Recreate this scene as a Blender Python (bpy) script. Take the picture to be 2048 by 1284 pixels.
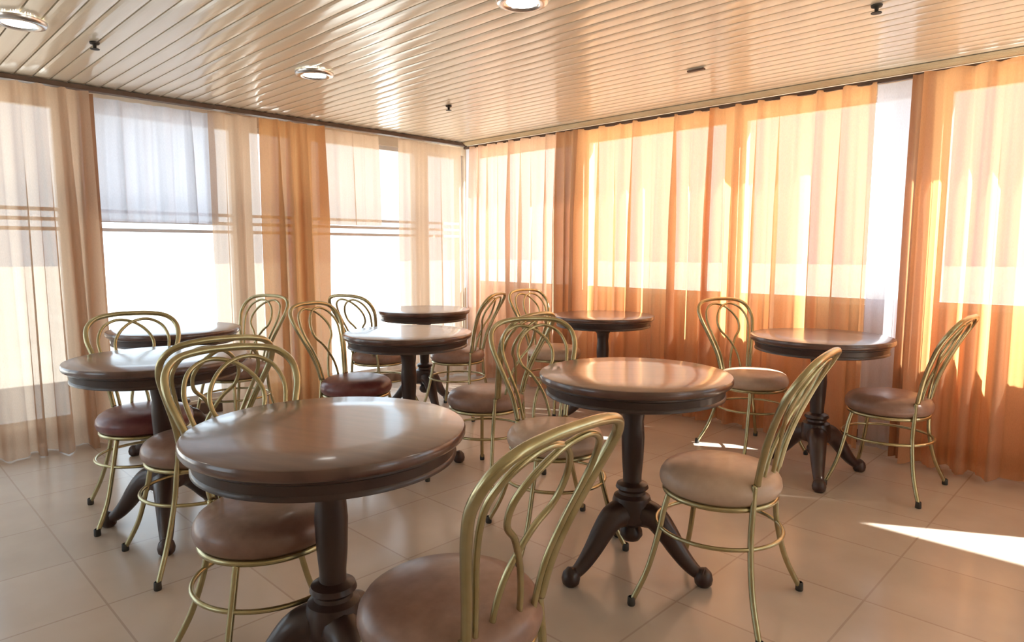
import bpy, bmesh, math, random
from mathutils import Vector, Matrix
for o in list(bpy.data.objects):
    bpy.data.objects.remove(o)
COL = bpy.context.scene.collection
SC = bpy.context.scene
PI = math.pi
R = math.radians

# ------------------------------------------------------------------ camera
cam_d = bpy.data.cameras.new('camera'); cam = bpy.data.objects.new('camera', cam_d); COL.objects.link(cam)
cam_d.sensor_width = 36.0; cam_d.lens = 1325.0/2048.0*36.0
cam.location = (4.69, -4.155, 1.18)
cam.rotation_euler = (R(90-6.12), 0, R(44.43))
cam_d.clip_start = 0.05
SC.camera = cam

# ------------------------------------------------------------------ light and exposure
SC.view_settings.view_transform = 'Standard'; SC.view_settings.look = 'None'
SC.view_settings.gamma = 1.0; SC.view_settings.use_curve_mapping = False
SC.view_settings.exposure = 0.55
W = bpy.data.worlds.new('sky'); SC.world = W; W.use_nodes = True
bg = W.node_tree.nodes['Background']
bg.inputs['Color'].default_value = (0.78, 0.89, 1.0, 1)
bg.inputs['Strength'].default_value = 2.1
sun_d = bpy.data.lights.new('sun', 'SUN'); sun = bpy.data.objects.new('sun', sun_d); COL.objects.link(sun)
sun_d.energy = 25.0; sun_d.color = (1.0, 0.93, 0.84); sun_d.angle = R(0.6)
_el = R(36.3)
_dir = Vector((-0.858*math.cos(_el), -0.513*math.cos(_el), -math.sin(_el)))
sun.rotation_euler = _dir.to_track_quat('-Z', 'Y').to_euler()
sun.location = (9, 5, 6)
SC.cycles.transparent_max_bounces = 16
SC.cycles.max_bounces = 10
SC.cycles.diffuse_bounces = 5
SC.cycles.sample_clamp_indirect = 8.0

# ------------------------------------------------------------------ materials
def new_mat(name):
    m = bpy.data.materials.new(name); m.use_nodes = True
    return m, m.node_tree.nodes, m.node_tree.links, m.node_tree.nodes['Principled BSDF']
def setin(b, **kw):
    for k, v in kw.items():
        k = k.replace('_', ' ')
        b.inputs[k].default_value = v
def tex(nodes, links, kind='noise', scale=5, coord='Object', mapscale=(1, 1, 1), **kw):
    tc = nodes.new('ShaderNodeTexCoord'); mp = nodes.new('ShaderNodeMapping'); mp.inputs['Scale'].default_value = mapscale
    links.new(tc.outputs[coord], mp.inputs['Vector'])
    t = nodes.new({'noise': 'ShaderNodeTexNoise', 'wave': 'ShaderNodeTexWave', 'brick': 'ShaderNodeTexBrick'}[kind])
    t.inputs['Scale'].default_value = scale
    for k, v in kw.items(): t.inputs[k].default_value = v
    links.new(mp.outputs['Vector'], t.inputs['Vector'])
    return t
def ramp(nodes, links, src, stops):
    r = nodes.new('ShaderNodeValToRGB'); e = r.color_ramp.elements
    e[0].position, e[0].color = stops[0][0], (*stops[0][1], 1)
    e[1].position, e[1].color = stops[-1][0], (*stops[-1][1], 1)
    for p, c in stops[1:-1]:
        n = e.new(p); n.color = (*c, 1)
    links.new(src, r.inputs['Fac']); return r
def bump(nodes, links, src, b, strength=.2, dist=.01):
    n = nodes.new('ShaderNodeBump'); n.inputs['Strength'].default_value = strength; n.inputs['Distance'].default_value = dist
    links.new(src, n.inputs['Height']); links.new(n.outputs['Normal'], b.inputs['Normal'])
def noise_mat(name, c1, c2, scale, rough, mapscale=(1, 1, 1), metallic=0, bmp=0, coat=0, detail=3.0):
    m, N, L, b = new_mat(name)
    t = tex(N, L, 'noise', scale, mapscale=mapscale, Detail=detail)
    r = ramp(N, L, t.outputs['Fac'], [(.3, c1), (.7, c2)])
    L.new(r.outputs['Color'], b.inputs['Base Color'])
    setin(b, Roughness=rough, Metallic=metallic)
    if coat: b.inputs['Coat Weight'].default_value = coat; b.inputs['Coat Roughness'].default_value = .12
    if bmp: bump(N, L, t.outputs['Fac'], b, bmp, .004)
    return m
M = {}
M['brass'] = noise_mat('brass', (.40, .35, .19), (.52, .47, .29), 14, .27, metallic=.9)
M['wood'] = noise_mat('dark_wood', (.026, .012, .010), (.048, .022, .018), 6, .42, mapscale=(1, 1, .25), coat=.25, bmp=.05)
M['top'] = noise_mat('table_top_wood', (.075, .034, .027), (.125, .062, .048), 5, .30, mapscale=(1, 7, 1), coat=.8, bmp=.04, detail=6)
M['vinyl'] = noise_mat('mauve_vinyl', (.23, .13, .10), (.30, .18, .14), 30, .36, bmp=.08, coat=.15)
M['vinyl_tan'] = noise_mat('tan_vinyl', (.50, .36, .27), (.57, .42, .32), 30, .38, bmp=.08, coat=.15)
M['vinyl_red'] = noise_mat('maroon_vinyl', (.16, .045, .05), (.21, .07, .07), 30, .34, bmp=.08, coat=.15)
M['rubber'] = noise_mat('dark_rubber', (.03, .028, .025), (.05, .045, .04), 20, .6)
M['white_frame'] = noise_mat('white_window_frame', (.72, .72, .72), (.80, .80, .80), 8, .4)
M['wall'] = noise_mat('cream_plaster', (.74, .64, .52), (.80, .70, .58), 4, .7, bmp=.05)
M['gold_trim'] = noise_mat('gilt_cornice', (.78, .64, .42), (.86, .74, .52), 10, .35)
M['dark_trim'] = noise_mat('brown_curtain_track', (.10, .06, .04), (.16, .10, .07), 10, .5)
M['chrome'] = noise_mat('satin_chrome', (.6, .6, .6), (.7, .7, .7), 10, .25, metallic=1)
M['ground'] = noise_mat('pale_concrete', (.50, .48, .45), (.60, .58, .54), 1.5, .8)

def glass_mat():
    m, N, L, b = new_mat('window_glass'); N.remove(b)
    out = N['Material Output']; mix = N.new('ShaderNodeMixShader'); lw = N.new('ShaderNodeLayerWeight'); lw.inputs['Blend'].default_value = .5
    pw = N.new('ShaderNodeMath'); pw.operation = 'POWER'; pw.inputs[1].default_value = 4.0; L.new(lw.outputs['Facing'], pw.inputs[0])
    fr = N.new('ShaderNodeMath'); fr.operation = 'MULTIPLY_ADD'; fr.inputs[1].default_value = .5; fr.inputs[2].default_value = .03; L.new(pw.outputs[0], fr.inputs[0])
    t = N.new('ShaderNodeBsdfTransparent'); t.inputs['Color'].default_value = (.94, .96, .96, 1)
    g = N.new('ShaderNodeBsdfGlossy'); g.inputs['Roughness'].default_value = .02
    L.new(fr.outputs[0], mix.inputs[0]); L.new(t.outputs[0], mix.inputs[1]); L.new(g.outputs[0], mix.inputs[2]); L.new(mix.outputs[0], out.inputs[0])
    return m
M['glass'] = glass_mat()

def cloth_mat(name, diff, trans, clear, tmix=.6):
    m, N, L, b = new_mat(name); N.remove(b); out = N['Material Output']
    t = tex(N, L, 'noise', 260, mapscale=(1, 1, .35), Detail=2.0)
    d = N.new('ShaderNodeBsdfDiffuse'); tr = N.new('ShaderNodeBsdfTranslucent'); tp = N.new('ShaderNodeBsdfTransparent')
    for c, n in ((diff, d), (trans, tr)):
        r = ramp(N, L, t.outputs['Fac'], [(.3, tuple(v*.92 for v in c)), (.7, c)])
        L.new(r.outputs['Color'], n.inputs['Color'])
    tp.inputs['Color'].default_value = (1, .97, .93, 1)
    a = N.new('ShaderNodeMixShader'); a.inputs[0].default_value = tmix
    L.new(d.outputs[0], a.inputs[1]); L.new(tr.outputs[0], a.inputs[2])
    c_ = N.new('ShaderNodeMixShader'); c_.inputs[0].default_value = clear
    L.new(a.outputs[0], c_.inputs[1]); L.new(tp.outputs[0], c_.inputs[2]); L.new(c_.outputs[0], out.inputs[0])
    return m
M['peach'] = cloth_mat('peach_voile', (.68, .47, .33), (.88, .44, .18), .155, .62)
M['peach_pale'] = cloth_mat('pale_beige_peach_voile', (.66, .52, .41), (.74, .52, .36), .17, .62)
M['peach_thin'] = cloth_mat('thin_peach_voile', (.70, .51, .40), (.84, .50, .31), .20)
M['peach_dense'] = cloth_mat('golden_brown_curtain_cloth', (.58, .34, .18), (.78, .40, .17), .03, .5)
M['brown_cloth'] = cloth_mat('brown_curtain_cloth', (.44, .25, .15), (.58, .30, .15), .02, .4)
M['sheer'] = cloth_mat('white_sheer', (.80, .80, .86), (.62, .62, .70), .08)

def ceiling_mat():
    m, N, L, b = new_mat('glossy_cream_slats')
    t = tex(N, L, 'noise', 2.2, mapscale=(.6, 5, 1), Detail=4.0)
    r = ramp(N, L, t.outputs['Fac'], [(.3, (.84, .78, .64)), (.7, (.90, .84, .70))])
    L.new(r.outputs['Color'], b.inputs['Base Color']); setin(b, Roughness=.16)
    b.inputs['Specular IOR Level'].default_value = .75
    t2 = tex(N, L, 'noise', 9, mapscale=(.5, 1, 1), Detail=2.0)
    bump(N, L, t2.outputs['Fac'], b, .03, .02)
    return m
M['ceiling'] = ceiling_mat()
M['groove'] = noise_mat('ceiling_groove', (.50, .41, .28), (.56, .46, .33), 8, .6)

def floor_mat():
    m, N, L, b = new_mat('beige_floor_tiles')
    br = tex(N, L, 'brick', 1.0)
    br.offset = 0; br.squash = 1
    br.inputs['Brick Width'].default_value = .45; br.inputs['Row Height'].default_value = .45
    br.inputs['Mortar Size'].default_value = .004; br.inputs['Mortar Smooth'].default_value = .3
    br.inputs['Color1'].default_value = (.54, .465, .40, 1); br.inputs['Color2'].default_value = (.58, .505, .44, 1)
    br.inputs['Mortar'].default_value = (.45, .37, .31, 1)
    t = tex(N, L, 'noise', 3.5, Detail=5.0)
    r = ramp(N, L, t.outputs['Fac'], [(.3, (.88, .86, .84)), (.7, (1.0, 1.0, 1.0))])
    mx = N.new('ShaderNodeMixRGB'); mx.blend_type = 'MULTIPLY'; mx.inputs[0].default_value = 1
    L.new(br.outputs['Color'], mx.inputs[1]); L.new(r.outputs['Color'], mx.inputs[2]); L.new(mx.outputs[0], b.inputs['Base Color'])
    setin(b, Roughness=.20)
    bump(N, L, t.outputs['Fac'], b, .05, .01)
    return m
M['floor'] = floor_mat()
def emit_mat(name, col, s):
    m, N, L, b = new_mat(name)
    setin(b, Roughness=.5); b.inputs['Base Color'].default_value = (*col, 1)
    b.inputs['Emission Color'].default_value = (*col, 1); b.inputs['Emission Strength'].default_value = s
    return m
M['lamp'] = emit_mat('lit_diffuser', (1.0, .97, .90), 9)

# ------------------------------------------------------------------ helpers
def link(name, bm, mat, parent=None, smooth=False):
    me = bpy.data.meshes.new(name); bmesh.ops.recalc_face_normals(bm, faces=bm.faces); bm.to_mesh(me); bm.free()
    o = bpy.data.objects.new(name, me); COL.objects.link(o)
    for m in (mat if isinstance(mat, list) else [mat]): me.materials.append(m)
    if smooth:
        for p in me.polygons: p.use_smooth = True
        if smooth == 'auto':
            me.set_sharp_from_angle(angle=R(40))
    if parent: o.parent = parent
    return o
def box(bm, x0, x1, y0, y1, z0, z1, bev=0):
    g = bmesh.ops.create_cube(bm, size=1)
    for v in g['verts']:
        v.co = Vector(((x0+x1)/2+v.co.x*(x1-x0), (y0+y1)/2+v.co.y*(y1-y0), (z0+z1)/2+v.co.z*(z1-z0)))
    if bev:
        es = list({e for v in g['verts'] for e in v.link_edges})
        bmesh.ops.bevel(bm, geom=es, offset=bev, segments=2, affect='EDGES')
def lathe(bm, prof, n=40, cx=0, cy=0):
    rings = []
    for r, z in prof:
        if r < 1e-5: rings.append([bm.verts.new((cx, cy, z))])
        else: rings.append([bm.verts.new((cx+r*math.cos(2*PI*i/n), cy+r*math.sin(2*PI*i/n), z)) for i in range(n)])
    for a, b in zip(rings, rings[1:]):
        for i in range(n):
            j = (i+1) % n
            if len(a) == 1 and len(b) == 1: continue
            if len(a) == 1: bm.faces.new((a[0], b[j], b[i]))
            elif len(b) == 1: bm.faces.new((a[i], a[j], b[0]))
            else: bm.faces.new((a[i], a[j], b[j], b[i]))
def spline(pts, sub=8, closed=False):
    P = [Vector(p) for p in pts]; n = len(P); out = []
    rng = range(n if closed else n-1)
    for i in rng:
        if closed: p0, p1, p2, p3 = P[(i-1) % n], P[i], P[(i+1) % n], P[(i+2) % n]
        else: p0, p1, p2, p3 = P[max(i-1, 0)], P[i], P[i+1], P[min(i+2, n-1)]
        for k in range(sub):
            t = k/sub
            out.append(.5*((2*p1)+(p2-p0)*t+(2*p0-5*p1+4*p2-p3)*t*t+(3*p1-p0-3*p2+p3)*t**3))
    if not closed: out.append(P[-1].copy())
    return out
def tube(bm, path, rad, seg=10, closed=False, flat=1.0):
    n = len(path); rings = []
    up = None
    for i, p in enumerate(path):
        if closed: t = path[(i+1) % n]-path[(i-1) % n]
        else: t = path[min(i+1, n-1)]-path[max(i-1, 0)]
        t.normalize()
        if up is None:
            up = Vector((0, 0, 1)) if abs(t.z) < .9 else Vector((0, 1, 0))
        up = (up-t*up.dot(t)).normalized(); side = t.cross(up)
        r = rad(i/(n-1)) if callable(rad) else rad
        rings.append([bm.verts.new(p+side*math.cos(2*PI*k/seg)*r+up*math.sin(2*PI*k/seg)*r*flat) for k in range(seg)])
    m = n if closed else n-1
    for i in range(m):
        a, b = rings[i], rings[(i+1) % n]
        for k in range(seg): bm.faces.new((a[k], a[(k+1) % seg], b[(k+1) % seg], b[k]))
    if not closed:
        bm.faces.new(rings[0][::-1]); bm.faces.new(rings[-1])
def empty(name, loc=(0, 0, 0), rz=0):
    o = bpy.data.objects.new(name, None); COL.objects.link(o); o.location = loc; o.rotation_euler = (0, 0, rz)
    o.empty_display_size = .1
    return o
def tag(o, label, cat, group=None):
    o['label'] = label; o['category'] = cat
    if group: o['group'] = group
    return o
def struct(o): o['kind'] = 'structure'; return o
def copy_tree(o, parent=None):
    c = o.copy(); COL.objects.link(c)
    if parent: c.parent = parent
    for ch in list(o.children): copy_tree(ch, c)
    return c

# ------------------------------------------------------------------ the room: corner of the curtain lines at the origin
H = 2.16; WX = 8.6; WY = -7.6; OFF = .20     # wall plane stands OFF behind the curtain line
LINT = 2.08; SILL_R = .85; SILL_L = .10
bm = bmesh.new(); box(bm, -OFF-.2, WX+.2, WY-.2, OFF+.2, -.12, 0); struct(link('floor', bm, M['floor']))
# ceiling: convex glossy slats running parallel to the right wall, with a groove between neighbours
bm = bmesh.new(); box(bm, -OFF-.15, WX+.15, WY-.15, OFF+.15, H+.02, H+.14)
for f in bm.faces: f.material_index = 1
pit = .085; y = OFF; k = 0
while y > WY:
    prof = []
    wv = pit-.007
    for q in range(7):
        u = q/6
        prof.append((y-.0035-wv*u, H-.0022*(1-(2*u-1)**4)-.0006*(1-(2*u-1)**2)))
    prof = [(prof[0][0], H+.021)]+prof+[(prof[-1][0], H+.021)]
    a = [bm.verts.new((-OFF, p[0], p[1])) for p in prof]; b = [bm.verts.new((WX, p[0], p[1])) for p in prof]
    for i in range(len(prof)-1):
        f = bm.faces.new((a[i], b[i], b[i+1], a[i+1])); f.material_index = 0
    y -= pit; k += 1
struct(link('ceiling', bm, [M['ceiling'], M['groove']]))
# walls with window openings.  A wall piece is laid along t (distance from the corner)
def rbox(bm, t0, t1, o0, o1, z0, z1, bev=0): box(bm, t0, t1, o0, o1, z0, z1, bev)          # right wall, outward +y
def lbox(bm, t0, t1, o0, o1, z0, z1, bev=0): box(bm, -o1, -o0, -t1, -t0, z0, z1, bev)      # left wall, outward -x
def wall(name, bx, length, sill, bays):
    bm = bmesh.new(); bx(bm, -OFF-.15, length, OFF, OFF+.15, LINT, H+.02)
    if sill > 0: bx(bm, -OFF-.15, length, OFF, OFF+.15, 0, sill)
    edges = [-OFF-.15]+[v for b in bays for v in b]+[length]
    for i in range(0, len(edges), 2):
        bx(bm, edges[i], edges[i+1], OFF, OFF+.15, sill, LINT)
    struct(link(name, bm, M['wall']))
baysR = [(-.17, 1.14), (1.24, 2.50), (2.58, 3.66), (3.76, 5.0), (5.1, 7.4), (7.5, 8.4)]
baysL = [(-.17, .28), (.36, 1.46), (1.56, 1.96), (2.04, 3.00), (3.12, 3.9), (4.0, 5.2), (5.3, 6.5)]
wall('wall_right', rbox, WX+.15, SILL_R, baysR)
wall('wall_left', lbox, -WY+.15, SILL_L, baysL)
def back_wall(name, bx, length, bays, sill):
    bm = bmesh.new(); bx(bm, 0, length, LINT, H+.02); bx(bm, 0, length, 0, sill)
    edges = [0]+[v for b in bays for v in b]+[length]
    for i in range(0, len(edges), 2): bx(bm, edges[i], edges[i+1], sill, LINT)
    struct(link(name, bm, M['wall']))
LB = OFF-WY
back_wall('wall_back', lambda bm, a, b, z0, z1: box(bm, WX, WX+.15, WY+a, WY+b, z0, z1), LB, [(4.8, 6.4)], .5)  # window opening added out of view for soft fill daylight
back_wall('wall_front', lambda bm, a, b, z0, z1: box(bm, -OFF+a, -OFF+b, WY-.15, WY, z0, z1), WX+OFF+.15, [(.5, 2.6)], .5)  # another unseen opening, added to brighten the interior
wn = 0
def window(bx, t0, t1, z0, z1, rail=None):
    global wn
    wn += 1
    w = .035; o0, o1 = OFF+.03, OFF+.08
    bm = bmesh.new()
    bx(bm, t0, t0+w, o0, o1, z0, z1); bx(bm, t1-w, t1, o0, o1, z0, z1)
    bx(bm, t0+w, t1-w, o0, o1, z0, z0+w); bx(bm, t0+w, t1-w, o0, o1, z1-w, z1)
    if rail:
        for zz in rail: bx(bm, t0+w, t1-w, o0+.005, o1-.005, zz, zz+.022)
    f = struct(link('window_%d' % wn, bm, M['white_frame']))
    bm = bmesh.new(); bx(bm, t0+w*.5, t1-w*.5, OFF+.05, OFF+.056, z0+w*.5, z1-w*.5)
    link('pane', bm, M['glass'], f)
for a, b in baysR: window(rbox, a, b, SILL_R, LINT)
for a, b in ((4.8, 6.4),): window(lambda bm, t0, t1, o0, o1, z0, z1: box(bm, WX-OFF+o0, WX-OFF+o1, WY+t0, WY+t1, z0, z1), a, b, .5, LINT)  # added window behind the view, lets in fill light
for a, b in ((.5, 2.6),): window(lambda bm, t0, t1, o0, o1, z0, z1: box(bm, t0-OFF, t1-OFF, WY+OFF-o1, WY+OFF-o0, z0, z1), a, b, .5, LINT)  # added unseen window, more cool fill for the room
for a, b in baysL: window(lbox, a, b, SILL_L, LINT, (1.30, 1.36, 1.42))
bm = bmesh.new(); box(bm, -60, 60, -60, 60, -.35, -.15); struct(link('ground', bm, M['ground']))
# cornice and curtain tracks
bm = bmesh.new()
for i in range(6):                                     # small stepped moulding
    rbox(bm, .03, WX, -.055+i*.006, -.035+i*.006, H-.016-i*.003, H-.004-i*.002)
struct(link('trim_1', bm, M['gold_trim']))
bm = bmesh.new(); rbox(bm, .0, WX, -.012, .018, H-.058, H-.036, .003); struct(link('trim_2', bm, M['dark_trim']))
bm = bmesh.new(); lbox(bm, .0, -WY, -.045, .02, H-.035, H-.008, .004); struct(link('trim_3', bm, M['dark_trim']))
bm = bmesh.new(); rbox(bm, -.1, WX, OFF-.02, OFF, 0, .08, .004); struct(link('baseboard_right', bm, M['dark_trim']))
bm = bmesh.new(); lbox(bm, -.1, -WY, OFF-.02, OFF, 0, .08, .004); struct(link('baseboard_left', bm, M['dark_trim']))

# ------------------------------------------------------------------ curtains
def curtain(side, t0, t1, mat, label, z0=.02, z1=H-.05, lam=.13, amp=.030, off=0.0, seed=1, flare=1.0, group=None, name='curtain', cat='curtain', gather=0.0):
    """wavy cloth hanging along a wall; off is the distance in front of the curtain line"""
    rnd = random.Random(seed)
    width = t1-t0
    # irregular folds: cumulative phase with random local wavelength
    nseg = max(4, int(width/lam)+3); ph = [0]
    for i in range(nseg): ph.append(ph[-1]+2*PI*rnd.uniform(.6, 1.4))
    scale = (width/lam*2*PI)/ph[-1]
    a_s = [rnd.uniform(.45, 1.25) for _ in range(nseg+2)]
    drift = [rnd.uniform(-1, 1) for _ in range(nseg+2)]
    def lerp(arr, u):
        x = u*(len(arr)-1); i = min(int(x), len(arr)-2); f = x-i; f = f*f*(3-2*f); return arr[i]*(1-f)+arr[i+1]*f
    nx = max(10, int(width/.011)); nz = max(6, int((z1-z0)/.09))
    bm = bmesh.new(); grid = []
    for k in range(nz+1):
        v = k/nz; z = z1+(z0-z1)*v; row = []
        for i in range(nx+1):
            u = i/nx
            p = lerp(ph, u)*scale + .5*drift[0]*v*math.sin(5*u+seed)
            A = amp*lerp(a_s, u)*(.45+.55*min(1, v*3))*(1+.25*flare*v)
            d = A*(1.25*(1-2*abs(math.sin(.5*p))**.8)+.35)+.30*A*math.sin(2.3*p+1.3+seed)+.12*A*math.sin(5.1*p+seed)
            d += .012*lerp(drift, u)*v
            t = t0+width*u+.35*A*math.sin(2*p)*.5+ .018*flare*lerp(drift, 1-u)*v + gather*(u-.5)*width*v*v
            o = off+d+.03*flare*v*v
            row.append(bm.verts.new((t, -o, z) if side == 'R' else (o, -t, z)))
        grid.append(row)
    for k in range(nz):
        for i in range(nx): bm.faces.new((grid[k][i], grid[k][i+1], grid[k+1][i+1], grid[k+1][i]))
    o = link(name, bm, M[mat], smooth=True)
    tag(o, label, cat, group)
    return o
G_L = 'curtains along the left window wall'; G_R = 'curtains along the right window wall'
curtain('L', 3.03, 3.66, 'peach_pale', 'floor length peach curtain at the far left beside the white sheer window', z0=.006, lam=.12, amp=.055, off=.08, seed=3, flare=1.8, group=G_L)
curtain('L', 2.26, 3.06, 'sheer', 'short white sheer covering the upper half of the left window', z0=1.36, lam=.16, amp=.030, off=-.06, seed=5, flare=.2, group='short window sheers', name='sheer_curtain')
curtain('L', 2.99, 3.06, 'brown_cloth', 'narrow brown curtain edge left of the wide white window', lam=.05, amp=.018, off=.02, seed=8, flare=.3, group=G_L)
curtain('L', 1.98, 2.31, 'peach_pale', 'pale peach curtain panel right of the white sheer window', lam=.13, amp=.026, off=.01, seed=11, flare=.6, group=G_L)
curtain('L', 1.49, 1.97, 'peach_dense', 'dense golden brown curtain gathered between the two left windows', lam=.13, amp=.060, off=.05, seed=14, flare=.5, group=G_L)
curtain('L', .93, 1.48, 'peach_pale', 'short pinkish curtain over the upper half of the second left window', z0=1.38, lam=.14, amp=.022, off=-.03, seed=17, flare=.2, group='short window sheers', name='sheer_curtain')
curtain('L', .06, .74, 'peach_pale', 'pinkish peach curtain panel just left of the room corner', lam=.12, amp=.026, off=.0, seed=21, flare=.4, group=G_L)
curtain('R', -.04, .15, 'sheer', 'narrow white sheer added to brighten the room corner gap', lam=.07, amp=.008, off=-.06, seed=22, flare=.1, name='sheer_curtain')  # added cloth: turns the open corner gap into a bright white strip
curtain('R', .12, 1.16, 'peach_thin', 'pleated pale peach curtain just right of the room corner', lam=.13, amp=.036, off=.02, seed=24, flare=.5, group=G_R)
curtain('R', 1.17, 1.38, 'brown_cloth', 'narrow brown curtain bunched between pale peach panels on right wall', lam=.09, amp=.035, off=.03, seed=27, flare=.4, group=G_R)
curtain('R', 1.37, 2.50, 'peach', 'sunlit peach curtain directly behind the farthest sunlit table', lam=.16, amp=.050, off=.0, seed=31, flare=.5, group=G_R)
curtain('R', 2.48, 3.48, 'peach', 'sunlit peach curtain left of the bright white gap', lam=.17, amp=.052, off=.01, seed=35, flare=.5, group=G_R)
curtain('R', 3.46, 3.70, 'sheer', 'narrow white sheer added to diffuse sun in the bright gap between peach curtains', lam=.16, amp=.010, off=-.07, seed=38, flare=.1, group=None, name='sheer_curtain')  # added across the open gap, spreads hard sun into an even glow
curtain('R', 3.66, 3.73, 'brown_cloth', 'narrow brown curtain edge just right of the bright white gap', lam=.05, amp=.022, off=.03, seed=40, flare=.4, group=G_R)
curtain('R', 3.72, 5.60, 'peach', 'wide orange peach curtain at the right edge of the room', lam=.15, amp=.055, off=.05, seed=44, flare=1.2, group=G_R)

# ------------------------------------------------------------------ brass chair
LEGR = .0095
def make_chair(seatmat):
    root = empty('brass_chair')
    # cushion
    bm = bmesh.new()
    prof = [(0, .385), (.15, .385), (.178, .388), (.192, .400), (.197, .418), (.194, .437), (.183, .454), (.165, .466), (.13, .475), (.08, .480), (0, .482)]
    lathe(bm, prof, 48); link('seat', bm, M[seatmat], root, True)
    bm = bmesh.new()
    tube(bm, [Vector((.178*math.cos(a), .178*math.sin(a), .379)) for a in [2*PI*i/48 for i in range(48)]], .0095, 8, True)
    link('seat_ring', bm, M['brass'], root, True)
    # legs
    legs = [[(.125, .125, .374), (.136, .136, .32), (.149, .145, .25), (.178, .170, .12), (.222, .205, .012)],
            [(.112, -.150, .46), (.122, -.150, .38), (.136, -.152, .27), (.174, -.175, .13), (.222, -.215, .012)]]
    for L in legs:
        for s in (-1, 1):
            bm = bmesh.new(); tube(bm, spline([(s*x, y, z) for x, y, z in L], 6), LEGR, 10)
            lg = link('leg', bm, M['brass'], root, True)
            bm = bmesh.new(); lathe(bm, [(0, 0), (.012, 0), (.0135, .005), (.0125, .028), (.0095, .030)], 12, s*L[-1][0], L[-1][1])
            link('foot_cap', bm, M['rubber'], lg, True)
    # ring stretcher between the legs
    bm = bmesh.new(); tube(bm, [Vector((.204*math.cos(a), .204*math.sin(a), .262)) for a in [2*PI*i/56 for i in range(56)]], .007, 8, True)
    link('stretcher', bm, M['brass'], root, True)
    def yb(z):
        k = [(.36, -.150), (.46, -.156), (.56, -.176), (.66, -.208), (.76, -.252), (.84, -.300), (.90, -.342)]
        for (z0, y0), (z1, y1) in zip(k, k[1:]):
            if z <= z1: return y0+(y1-y0)*(z-z0)/(z1-z0)
        return k[-1][1]
    half = [(.108, .46), (.122, .54), (.146, .62), (.174, .70), (.192, .765), (.186, .820), (.148, .857), (.080, .872)]
    pts = [(-x, yb(z), z) for x, z in half]+[(0, yb(.875), .875)]+[(x, yb(z), z) for x, z in half[::-1]]
    bm = bmesh.new(); tube(bm, spline(pts, 7), .0112, 12); link('back_hoop', bm, M['brass'], root, True)
    arch = [(-.080, .44), (-.095, .54), (-.120, .63), (-.142, .71), (-.146, .765), (-.122, .818), (-.066, .846), (0, .836), (.052, .798), (.080, .745), (.072, .69), (.030, .645), (-.012, .57), (-.032, .50), (-.036, .44)]
    for s in (-1, 1):
        bm = bmesh.new(); tube(bm, spline([(s*x, yb(z)+.004*s*(1 if z < .8 else .5), z) for x, z in arch], 6), .0070, 10)
        link('back_loop', bm, M['brass'], root, True)
    return root
PROTO = {}
def chair(x, y, deg, label, seatmat='vinyl', group='brass hoop-back chairs in the dining room'):
    if seatmat not in PROTO:
        r = make_chair(seatmat); PROTO[seatmat] = r
    else: r = copy_tree(PROTO[seatmat])
    r.location = (x, y, 0); r.rotation_euler = (0, 0, R(deg)); tag(r, label, 'chair', group); return r

# ------------------------------------------------------------------ pedestal table
def make_table():
    root = empty('pedestal_table')
    bm = bmesh.new()
    lathe(bm, [(0, .710), (.333, .710), (.340, .713), (.344, .720), (.344, .732), (.341, .738), (.336, .740), (.20, .7405), (0, .7405)], 72)
    link('tabletop', bm, M['top'], root, 'auto')
    bm = bmesh.new()
    lathe(bm, [(.02, .710), (.326, .710), (.326, .703), (.320, .699), (.316, .676), (.320, .671), (.320, .664), (.308, .660), (.02, .660), (.02, .710)], 72)
    link('apron', bm, M['wood'], root, 'auto')
    bm = bmesh.new()
    lathe(bm, [(0, .660), (.080, .660), (.080, .644), (.055, .630), (.042, .61), (.040, .585), (.037, .56), (.040, .53), (.042, .50), (.039, .42), (.034, .36), (.034, .335), (.056, .325), (.060, .312), (.048, .300), (.050, .29), (.066, .28), (.071, .262), (.073, .205), (.066, .188), (.045, .178), (.030, .165), (.040, .148), (.042, .130), (.030, .112), (.012, .104), (0, .103)], 32)
    link('pedestal', bm, M['wood'], root, 'auto')
    for k in range(3):
        a = PI/2+k*2*PI/3; ca, sa = math.cos(a), math.sin(a)
        pr = [(.050, .222), (.092, .210), (.134, .166), (.172, .115), (.210, .072), (.244, .045), (.272, .038)]
        pts = [(r*ca, r*sa, z) for r, z in pr]
        bm = bmesh.new()
        tube(bm, spline(pts, 6), lambda u: .034*(1-u)**1.2+.019+(.010 if u > .88 else 0)*min(1, (u-.88)*12), 12)
        lg = link('leg', bm, M['wood'], root, True)
        bm = bmesh.new(); lathe(bm, [(0, 0), (.020, 0), (.030, .010), (.033, .028), (.028, .048), (.015, .062), (0, .066)], 18, .270*ca, .270*sa)
        link('foot_knob', bm, M['wood'], lg, True)
    return root
TP = make_table()
tables = [
 (3.22, -3.315, 20, 'large round dark wood pedestal table nearest the camera'),
 (3.35, -2.155, 44, 'round pedestal table in the middle right with a sunlit pinkish top'),
 (1.80, -2.01, 85, 'round pedestal table in front of the second white window, left of centre'),
 (.76, -1.09, 12, 'farthest round table left of the room corner, seen nearly edge on'),
 (1.98, -.50, 5, 'round table against the sunlit curtain right of the room corner'),
 (3.45, -.61, -35, 'round table on the right beside the bright white gap in the curtains'),
 (1.745, -3.24, 10, 'round table at the left with a glossy top reflecting the white window'),
 (.72, -2.83, 15, 'round table farthest left, standing close behind another below the wide window'),
]
for i, (x, y, a, lab) in enumerate(tables):
    t = TP if i == 0 else copy_tree(TP)
    t.location = (x, y, 0); t.rotation_euler = (0, 0, R(a)); tag(t, lab, 'table', 'round pedestal tables')

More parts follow.
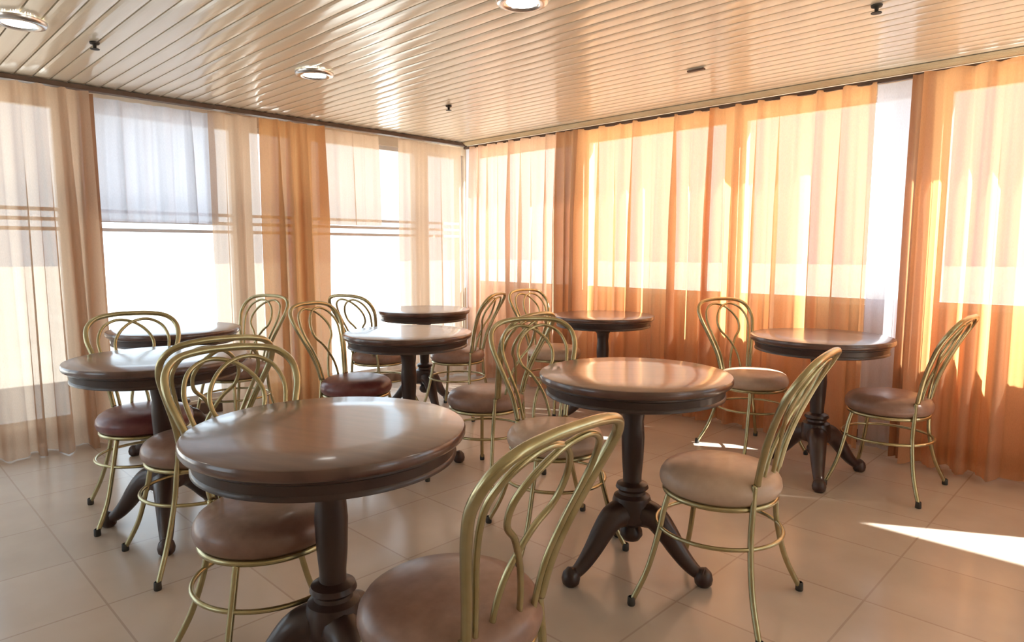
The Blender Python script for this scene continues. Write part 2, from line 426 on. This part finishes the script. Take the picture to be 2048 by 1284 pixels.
# ------------------------------------------------------------------ chairs around the tables
chair(3.66, -3.29, 93, 'brass chair in the foreground with its hoop back toward the camera', 'vinyl')
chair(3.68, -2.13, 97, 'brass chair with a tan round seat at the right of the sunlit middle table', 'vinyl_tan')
chair(2.935, -3.35, -97, 'brass chair pushed under the far left side of the nearest table', 'vinyl')
chair(2.06, -3.22, 88, 'brass chair seen from behind at the left window table', 'vinyl')
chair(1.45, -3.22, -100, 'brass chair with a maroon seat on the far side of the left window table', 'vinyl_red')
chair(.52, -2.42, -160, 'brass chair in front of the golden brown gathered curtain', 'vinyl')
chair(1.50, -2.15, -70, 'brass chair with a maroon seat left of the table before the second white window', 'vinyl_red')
chair(.70, -1.45, 14, 'brass chair at the near side of the farthest left table', 'vinyl')
chair(1.07, -1.03, 115, 'brass chair at the right of the farthest left table by the room corner', 'vinyl')
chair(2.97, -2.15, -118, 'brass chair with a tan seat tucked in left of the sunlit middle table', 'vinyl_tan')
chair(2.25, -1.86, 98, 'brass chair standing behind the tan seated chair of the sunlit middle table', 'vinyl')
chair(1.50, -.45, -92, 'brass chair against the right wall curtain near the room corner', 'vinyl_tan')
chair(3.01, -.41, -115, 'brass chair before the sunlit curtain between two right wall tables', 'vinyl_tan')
chair(3.76, -.52, 88, 'brass chair standing alone at the right next to the orange curtain', 'vinyl')

# ------------------------------------------------------------------ ceiling fittings
def downlight(x, y, label):
    root = empty('ceiling_light', (x, y, H-.03))
    bm = bmesh.new(); lathe(bm, [(.062, .022), (.062, .006), (.078, .0), (.098, .004), (.104, .014), (.104, .022)], 40); link('trim_ring', bm, M['chrome'], root, True)
    bm = bmesh.new(); lathe(bm, [(0, .008), (.062, .008), (.062, .016), (0, .016)], 32); link('diffuser', bm, M['lamp'], root)
    tag(root, label, 'ceiling light', 'round ceiling downlights'); return root
downlight(1.133, -3.526, 'round white downlight at the upper left corner of the ceiling')
downlight(1.266, -2.219, 'small round white downlight above the second left window')
downlight(2.829, -2.199, 'round downlight at the top centre of the ceiling')
def sprinkler(x, y, label):
    root = empty('sprinkler', (x, y, H-.04))
    bm = bmesh.new(); lathe(bm, [(0, .034), (.022, .034), (.020, .026), (.008, .022), (.007, .006), (0, .006)], 16); link('body', bm, M['rubber'], root, True)
    bm = bmesh.new(); lathe(bm, [(0, .0), (.020, .002), (.020, .005), (0, .006)], 16); link('deflector', bm, M['rubber'], root)
    tag(root, label, 'sprinkler', 'ceiling sprinkler heads')
sprinkler(1.008, -3.214, 'small dark sprinkler head near the upper left downlight')
sprinkler(3.793, -1.155, 'small dark sprinkler head at the top right of the ceiling')
sprinkler(1.142, -1.15, 'tiny dark sprinkler head in front of the room corner')
bm = bmesh.new(); box(bm, 2.80-.05, 2.80+.05, -.80-.012, -.80+.012, H-.016, H-.006, .002)
tag(link('ceiling_clip', bm, M['dark_trim']), 'small brown strip fixed on the ceiling above the right wall curtains', 'ceiling fitting')
